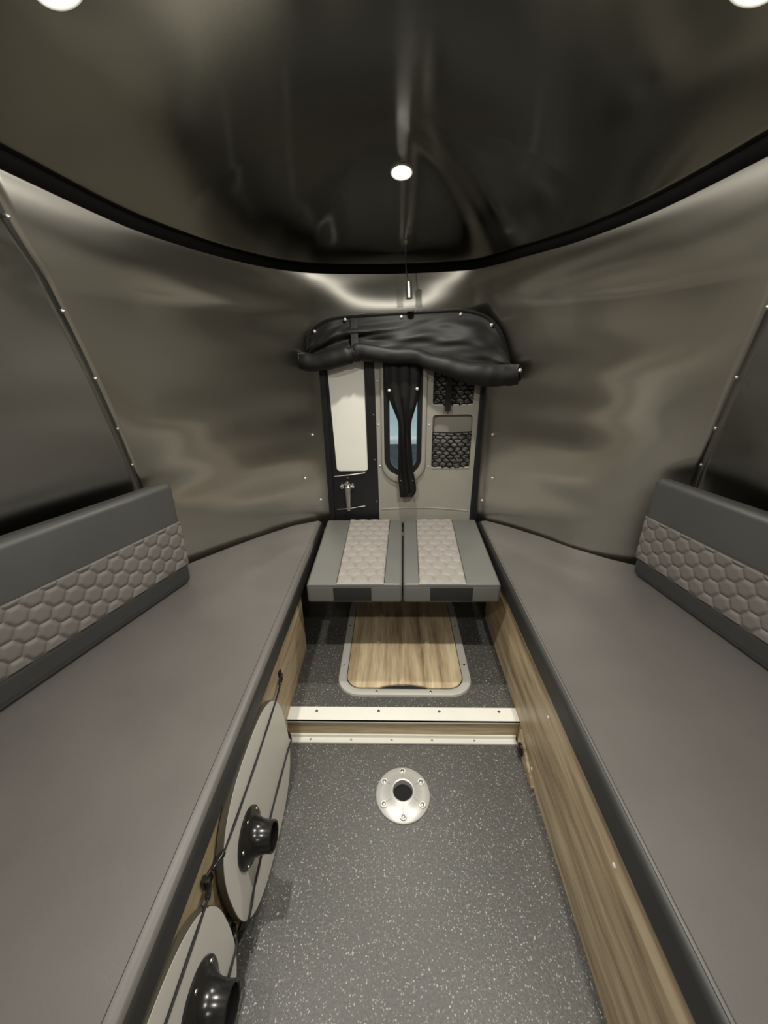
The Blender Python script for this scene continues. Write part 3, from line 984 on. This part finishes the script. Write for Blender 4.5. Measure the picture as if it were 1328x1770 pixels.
# ------------------------------------------------------------------ backrest cushions
def backrest(bf, bn, tf, tn, outward, thick, label, loc, far=1.0, pitch=0.052):
    """bf/bn bottom far/near, tf/tn top far/near corners of the front face"""
    bf, bn, tf, tn = map(Vector, (bf, bn, tf, tn))
    o_ = Vector(outward).normalized() * thick
    of = o_ * far
    t = empty('backrest_cushion', loc)
    tag(t, label, 'cushion')
    bm = bmesh.new()
    hexa(bm, [bf, bn, bn + o_, bf + of, tf, tn, tn + o_, tf + of])
    bevel(bm, 0.022, 5)
    bmo('cushion_body', bm, M['vinyl_d'], t)
    ln = (bn - bf).length; ht = (tf - bf).length
    nrm = (bn - bf).cross(tf - bf).normalized()
    if nrm.dot(o_) > 0:
        nrm = -nrm
    def pt(s, r):
        return bf.lerp(bn, s).lerp(tf.lerp(tn, s), r)
    r0, r1 = 0.185, 0.625
    def q(s, r):
        rr_ = r0 + (r1 - r0) * r
        S = 0.006 + 0.985 * s
        e = min(r, 1 - r) * (r1 - r0) * ht
        ed = min(1.0, e / 0.004) * min(1.0, min(s, 1 - s) * ln / 0.006)
        return pt(S, rr_) + nrm * (0.0005 + (0.0012 + puff(rr_ * ht, S * ln, pitch, 0.0062)) * ed)
    nu, nv = int(ln / 0.0028), int((r1 - r0) * ht / 0.0028)
    grid('quilted_panel', q, nu, nv, M['quilt'], t)
    def lowb(s, r):
        return pt(0.022 + 0.956 * s, 0.045 + (r0 - 0.045) * r) + nrm * (0.0004 + 0.0014 * min(1, min(r, 1 - r) * 12))
    grid('shaded_lower_band', lowb, 40, 10, M['vinyl_s'], t)  # dark vinyl with the shadow below the quilting put into its colour
    for r in (r0, r1):
        tubeo('seam', [pt(0.012 + 0.976 * i / 40, r) + nrm * 0.0012 for i in range(41)], 0.0016, M['thread'], t, 5)
    return own(t)

backrest((-0.81, 1.34, 0.514), (-1.063, 0.55, 0.514), (-0.85, 1.42, 0.905), (-1.145, 0.55, 0.925), (-1, 0.10, 0.05), 0.058,
         'charcoal backrest cushion with taupe hexagon quilting on the left bench', (-0.95, 0.95, 0.514))
backrest((0.959, 1.40, 0.510), (1.095, 0.55, 0.510), (0.978, 1.435, 0.905), (1.16, 0.55, 0.915), (1, 0.0, 0.05), 0.07,
         'charcoal backrest cushion with taupe hexagon quilting on the right bench', (1.05, 0.98, 0.51), 0.75)

# ------------------------------------------------------------------ two square cushions bridging the aisle
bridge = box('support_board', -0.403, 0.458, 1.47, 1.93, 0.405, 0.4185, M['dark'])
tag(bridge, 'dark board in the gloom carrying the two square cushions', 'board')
def square_cushion(x0, x1, xr0, xr1, s0, s1, sr0, sr1, p0, p1, label):
    y0, y1 = 1.312, 1.945
    t = empty('square_cushion', ((x0 + x1) / 2, (y0 + y1) / 2, 0.42))
    tag(t, label, 'cushion', 'square cushions bridging the aisle')
    bm = bmesh.new()
    hexa(bm, [(x0, y0, 0.424), (x1, y0, 0.424), (xr1, y1, 0.4195), (xr0, y1, 0.4195), (x0, y0, 0.510), (x1, y0, 0.510), (xr1, y1, 0.512), (xr0, y1, 0.512)])
    bevel(bm, 0.014, 4)
    bmo('cushion_body', bm, M['vinyl_e'], t)
    def lr(a, b, f_):
        return a + (b - a) * f_
    def q(u, v):
        Y = lr(y0 + 0.006, y1 - 0.004, v)
        x = lr(lr(s0, sr0, v), lr(s1, sr1, v), u)
        ed = min(1, min(u, 1 - u) * (s1 - s0) / 0.004) * min(1, min(v, 1 - v) * 0.63 / 0.012)
        return Vector((x, Y, 0.5095 + 0.002 * v + (0.0018 + puff(x - s0, Y, 0.0625, 0.0065)) * ed))
    grid('quilted_panel', q, 70, 226, M['quilt_e'], t)
    for a, b in ((s0, sr0), (s1, sr1)):
        tubeo('seam', [(lr(a, b, i / 20), lr(y0 + 0.014, y1 - 0.014, i / 20), 0.5115 + 0.0015 * i / 20) for i in range(21)], 0.0014, M['thread'], t, 5)
    tubeo('piping', [(x0 + 0.006, y0 + 0.003, 0.5045), (lr(x0, x1, .33), y0 + 0.0015, 0.506), (lr(x0, x1, .66), y0 + 0.0015, 0.506), (x1 - 0.006, y0 + 0.003, 0.5045)], 0.0028, M['vinyl_d'], t, 6)
    box('hook_tape', p0, p1, y0 - 0.002, y0 + 0.002, 0.436, 0.498, M['velcro'], t, 0.001)
    return own(t)
square_cushion(-0.350, 0.030, -0.362, 0.044, -0.230, -0.041, -0.237, -0.022, -0.243, -0.092, 'grey square cushion with quilted stripe coloured as lamplit, on the hatch-handle side')
square_cushion(0.034, 0.418, 0.050, 0.436, 0.097, 0.283, 0.118, 0.309, 0.141, 0.308, 'grey square cushion with quilted stripe coloured as lamplit, below the net pockets')

# ------------------------------------------------------------------ floor hatch
fh = empty('floor_hatch', (0.04, 1.48, 0.087))
tag(fh, 'oak floor hatch lid in a rounded grey metal frame', 'hatch')
fo = rrect(-0.238, 0.317, 1.160, 1.84, 0.095, 10)
fi = rrect(-0.203, 0.282, 1.193, 1.81, 0.066, 10)
bm = bmesh.new()
prof = [(0.0, 0.0), (0.08, 0.0075), (0.25, 0.0095), (0.85, 0.0095), (1.0, 0.006), (1.0, 0.0)]
rings = [[bm.verts.new((a[0] * (1 - f_) + b[0] * f_, a[1] * (1 - f_) + b[1] * f_, 0.087 + h)) for a, b in zip(fo, fi)] for f_, h in prof]
for a, b in zip(rings, rings[1:]):
    for i in range(len(fo)):
        q_ = (i + 1) % len(fo)
        bm.faces.new((a[i], a[q_], b[q_], b[i]))
bmo('frame', bm, M['frame'], fh)
li = rrect(-0.1995, 0.2785, 1.1965, 1.8065, 0.063, 10)
# finger notch in the near edge of the lid
li2 = []
for i in range(len(li)):
    a, b = li[i], li[(i + 1) % len(li)]
    li2.append(a)
    if abs(a[1] - 1.1965) < 1e-4 and abs(b[1] - 1.1965) < 1e-4 and b[0] - a[0] > 0.1:
        for k in range(13):
            t = k / 12
            li2.append((-0.066 + 0.199 * t, 1.1975 + 0.016 * math.sin(PI * t) ** 0.6))
plateo('gap_tray', fi, [], 0.0875, 0.0885, M['dark'], fh, XY)
lid = plateo('lid', li2, [], 0.0890, 0.0965, M['wood_y2'], fh, XY)
for x, y in ((-0.2205, 1.316), (0.2995, 1.322), (-0.074, 1.177), (0.142, 1.177), (-0.2205, 1.58), (0.2995, 1.58)):
    stud('screw', (x, y, 0.0963), (0, 0, 1), 0.0055, M['chrome'], fh, 0.35)
own(fh)

# ------------------------------------------------------------------ table leg flange in the floor
fg = empty('floor_flange', (0.024, 0.842, 0.0))
tag(fg, 'round silver table leg flange screwed to the speckled floor', 'flange')
c0 = (0.024, 0.842, 0.0)
latheo('flange_body', [(0.089, 0.0), (0.089, 0.004), (0.086, 0.007), (0.070, 0.010), (0.050, 0.017), (0.041, 0.023), (0.037, 0.0245), (0.033, 0.023), (0.032, 0.012), (0.032, 0.002)], c0, (0, 0, 1), M['flange'], fg, 56)
latheo('socket_hole', [(0.0325, 0.003), (0.0, 0.003)], c0, (0, 0, 1), M['dark'], fg, 32)
for k in range(6):
    a = PI / 2 + k * PI / 3
    dx, dy = math.cos(a), math.sin(a)
    latheo('screw_boss', [(0.012, 0.003), (0.012, 0.011), (0.0105, 0.0125), (0.0075, 0.0125), (0.007, 0.010)], (c0[0] + dx * 0.071, c0[1] + dy * 0.071, 0), (0, 0, 1), M['flange'], fg, 18)
    stud('screw', (c0[0] + dx * 0.071, c0[1] + dy * 0.071, 0.0098), (0, 0, 1), 0.0065, M['steel'], fg, 0.35)
    bm = bmesh.new()
    pa = Vector((c0[0] + dx * 0.040, c0[1] + dy * 0.040, 0)); pb = Vector((c0[0] + dx * 0.062, c0[1] + dy * 0.062, 0))
    sd = Vector((-dy, dx, 0)) * 0.0028
    hexa(bm, [pa - sd + Vector((0, 0, .010)), pb - sd + Vector((0, 0, .006)), pb + sd + Vector((0, 0, .006)), pa + sd + Vector((0, 0, .010)),
              pa - sd * .6 + Vector((0, 0, .0255)), pb - sd * .6 + Vector((0, 0, .015)), pb + sd * .6 + Vector((0, 0, .015)), pa + sd * .6 + Vector((0, 0, .0255))])
    bmo('rib', bm, M['flange'], fg, False)
own(fg)

# ------------------------------------------------------------------ white table tops stowed against the left bench
def table_top(yc, ys, zs_, label):
    """rounded-square top standing on its edge, underside with the leg socket towards the aisle"""
    t = empty('table_top', (-0.372, yc, 0.0))
    tag(t, label, 'table top', 'white table tops stowed against the bench')
    A, B_ = 0.236, 0.206
    tilt = Vector((-0.028, 0, 0.412)).normalized()         # up the face
    nx = Vector((tilt.z, 0, -tilt.x))                       # towards the aisle
    base = Vector((-0.356, yc, 0.003))
    def face(u, v, d):
        return base + Vector((0, u, 0)) + tilt * (v + B_) + nx * d
    out = []
    for i in range(64):
        a = 2 * PI * i / 64
        c, s = math.cos(a), math.sin(a)
        out.append((A * math.copysign(abs(c) ** (2 / 2.7), c), B_ * math.copysign(abs(s) ** (2 / 2.7), s)))
    bm = bmesh.new()
    plate(bm, out, [], -0.0175, 0.0, face)
    top = bmo('top_board', bm, M['table'], t)
    bm = bmesh.new()
    n_ = len(out)
    k1 = 1.006
    a_ = [bm.verts.new(face(u * k1, v * k1, -0.0165)) for u, v in out]; b_ = [bm.verts.new(face(u * k1, v * k1, -0.0012)) for u, v in out]
    c_ = [bm.verts.new(face(u * .99, v * .99, -0.0165)) for u, v in out]; d_ = [bm.verts.new(face(u * .99, v * .99, -0.0012)) for u, v in out]
    for i in range(n_):
        j = (i + 1) % n_
        bm.faces.new((a_[i], a_[j], b_[j], b_[i])); bm.faces.new((c_[i], c_[j], a_[j], a_[i])); bm.faces.new((b_[i], b_[j], d_[j], d_[i]))
    bmo('edge_band', bm, M['edge'], t)
    so = base + Vector((0, ys - yc, 0)) + tilt * zs_
    sk = latheo('leg_socket', [(0.066, 0.0), (0.066, 0.005), (0.062, 0.009), (0.052, 0.012), (0.043, 0.020), (0.037, 0.034), (0.0345, 0.050), (0.0345, 0.064), (0.0325, 0.066), (0.029, 0.064), (0.028, 0.015), (0, 0.015)],
                so, nx, M['plastic'], t, 40)
    u_ = Vector((0, 1, 0))
    for k in range(6):
        a = k * PI / 3 + PI / 6
        q_ = so + u_ * (0.057 * math.cos(a)) + tilt * (0.057 * math.sin(a)) + nx * 0.0105
        stud('screw', q_, nx, 0.005, M['steel'], sk, 0.5)
    return own(t)
table_top(0.705, 0.592, 0.232, 'white rounded table top strapped to the bench, nearer the step')
table_top(0.205, 0.315, 0.232, 'white rounded table top strapped to the bench, at the bottom edge of the photo')

def bungee(pts, label, far_anchor=True, near_anchor=True):
    pts = [Vector(p) for p in pts]
    t = empty('bungee_cord', pts[0])
    tag(t, label, 'cord', 'black bungee cords holding the table tops')
    line = catmull(pts, 6)
    bm = bmesh.new()
    tube(bm, line, [0.0030 + 0.0004 * math.sin(i * 1.7) for i in range(len(line))], 7)
    bmo('cord', bm, M['cord'], t)
    for ok, p, q_ in ((far_anchor, pts[0], pts[1]), (near_anchor, pts[-1], pts[-2])):
        if not ok:
            continue
        d = (q_ - p).normalized()
        latheo('hook_sleeve', [(0, 0), (0.0055, 0.001), (0.0065, 0.006), (0.0065, 0.030), (0.004, 0.036), (0, 0.036)], p - d * 0.002, d, M['plastic'], t, 10)
        side = Vector((0, 0, 1)) - d * d.z
        side.normalize()
        hook = [p - d * 0.001, p - d * 0.012 + side * 0.004, p - d * 0.022 + side * 0.002, p - d * 0.026 - side * 0.006, p - d * 0.020 - side * 0.012, p - d * 0.010 - side * 0.011]
        tubeo('hook', catmull(hook, 3), 0.0022, M['screw_d'], t, 6)
        e = p - d * 0.024
        bm = bmesh.new()
        bx(bm, -0.4045, -0.396, e.y - 0.008, e.y + 0.008, e.z - 0.015, e.z + 0.012)
        bevel(bm, 0.002, 1)
        bmo('anchor', bm, M['plastic'], t)
    return own(t)
bungee([(-0.390, 1.015, 0.330), (-0.379, 0.93, 0.342), (-0.3755, 0.70, 0.345), (-0.379, 0.50, 0.350), (-0.392, 0.472, 0.348)], 'black bungee cord across the upper half of the table top nearer the step')
bungee([(-0.386, 0.992, 0.092), (-0.3605, 0.944, 0.122), (-0.3595, 0.90, 0.130), (-0.3595, 0.72, 0.132), (-0.3590, 0.56, 0.118), (-0.3580, 0.49, 0.096), (-0.386, 0.452, 0.062)], 'black bungee cord across the lower half of the table top nearer the step')
bungee([(-0.392, 0.448, 0.338), (-0.379, 0.42, 0.352), (-0.3765, 0.20, 0.360), (-0.379, 0.0, 0.350), (-0.392, -0.06, 0.340)], 'black bungee cord across the upper half of the table top at the bottom edge')
bungee([(-0.386, 0.472, 0.118), (-0.3605, 0.432, 0.130), (-0.3595, 0.39, 0.132), (-0.3595, 0.20, 0.132), (-0.3595, 0.02, 0.128), (-0.3605, -0.035, 0.122), (-0.386, -0.08, 0.100)], 'black bungee cord across the lower half of the table top at the bottom edge')
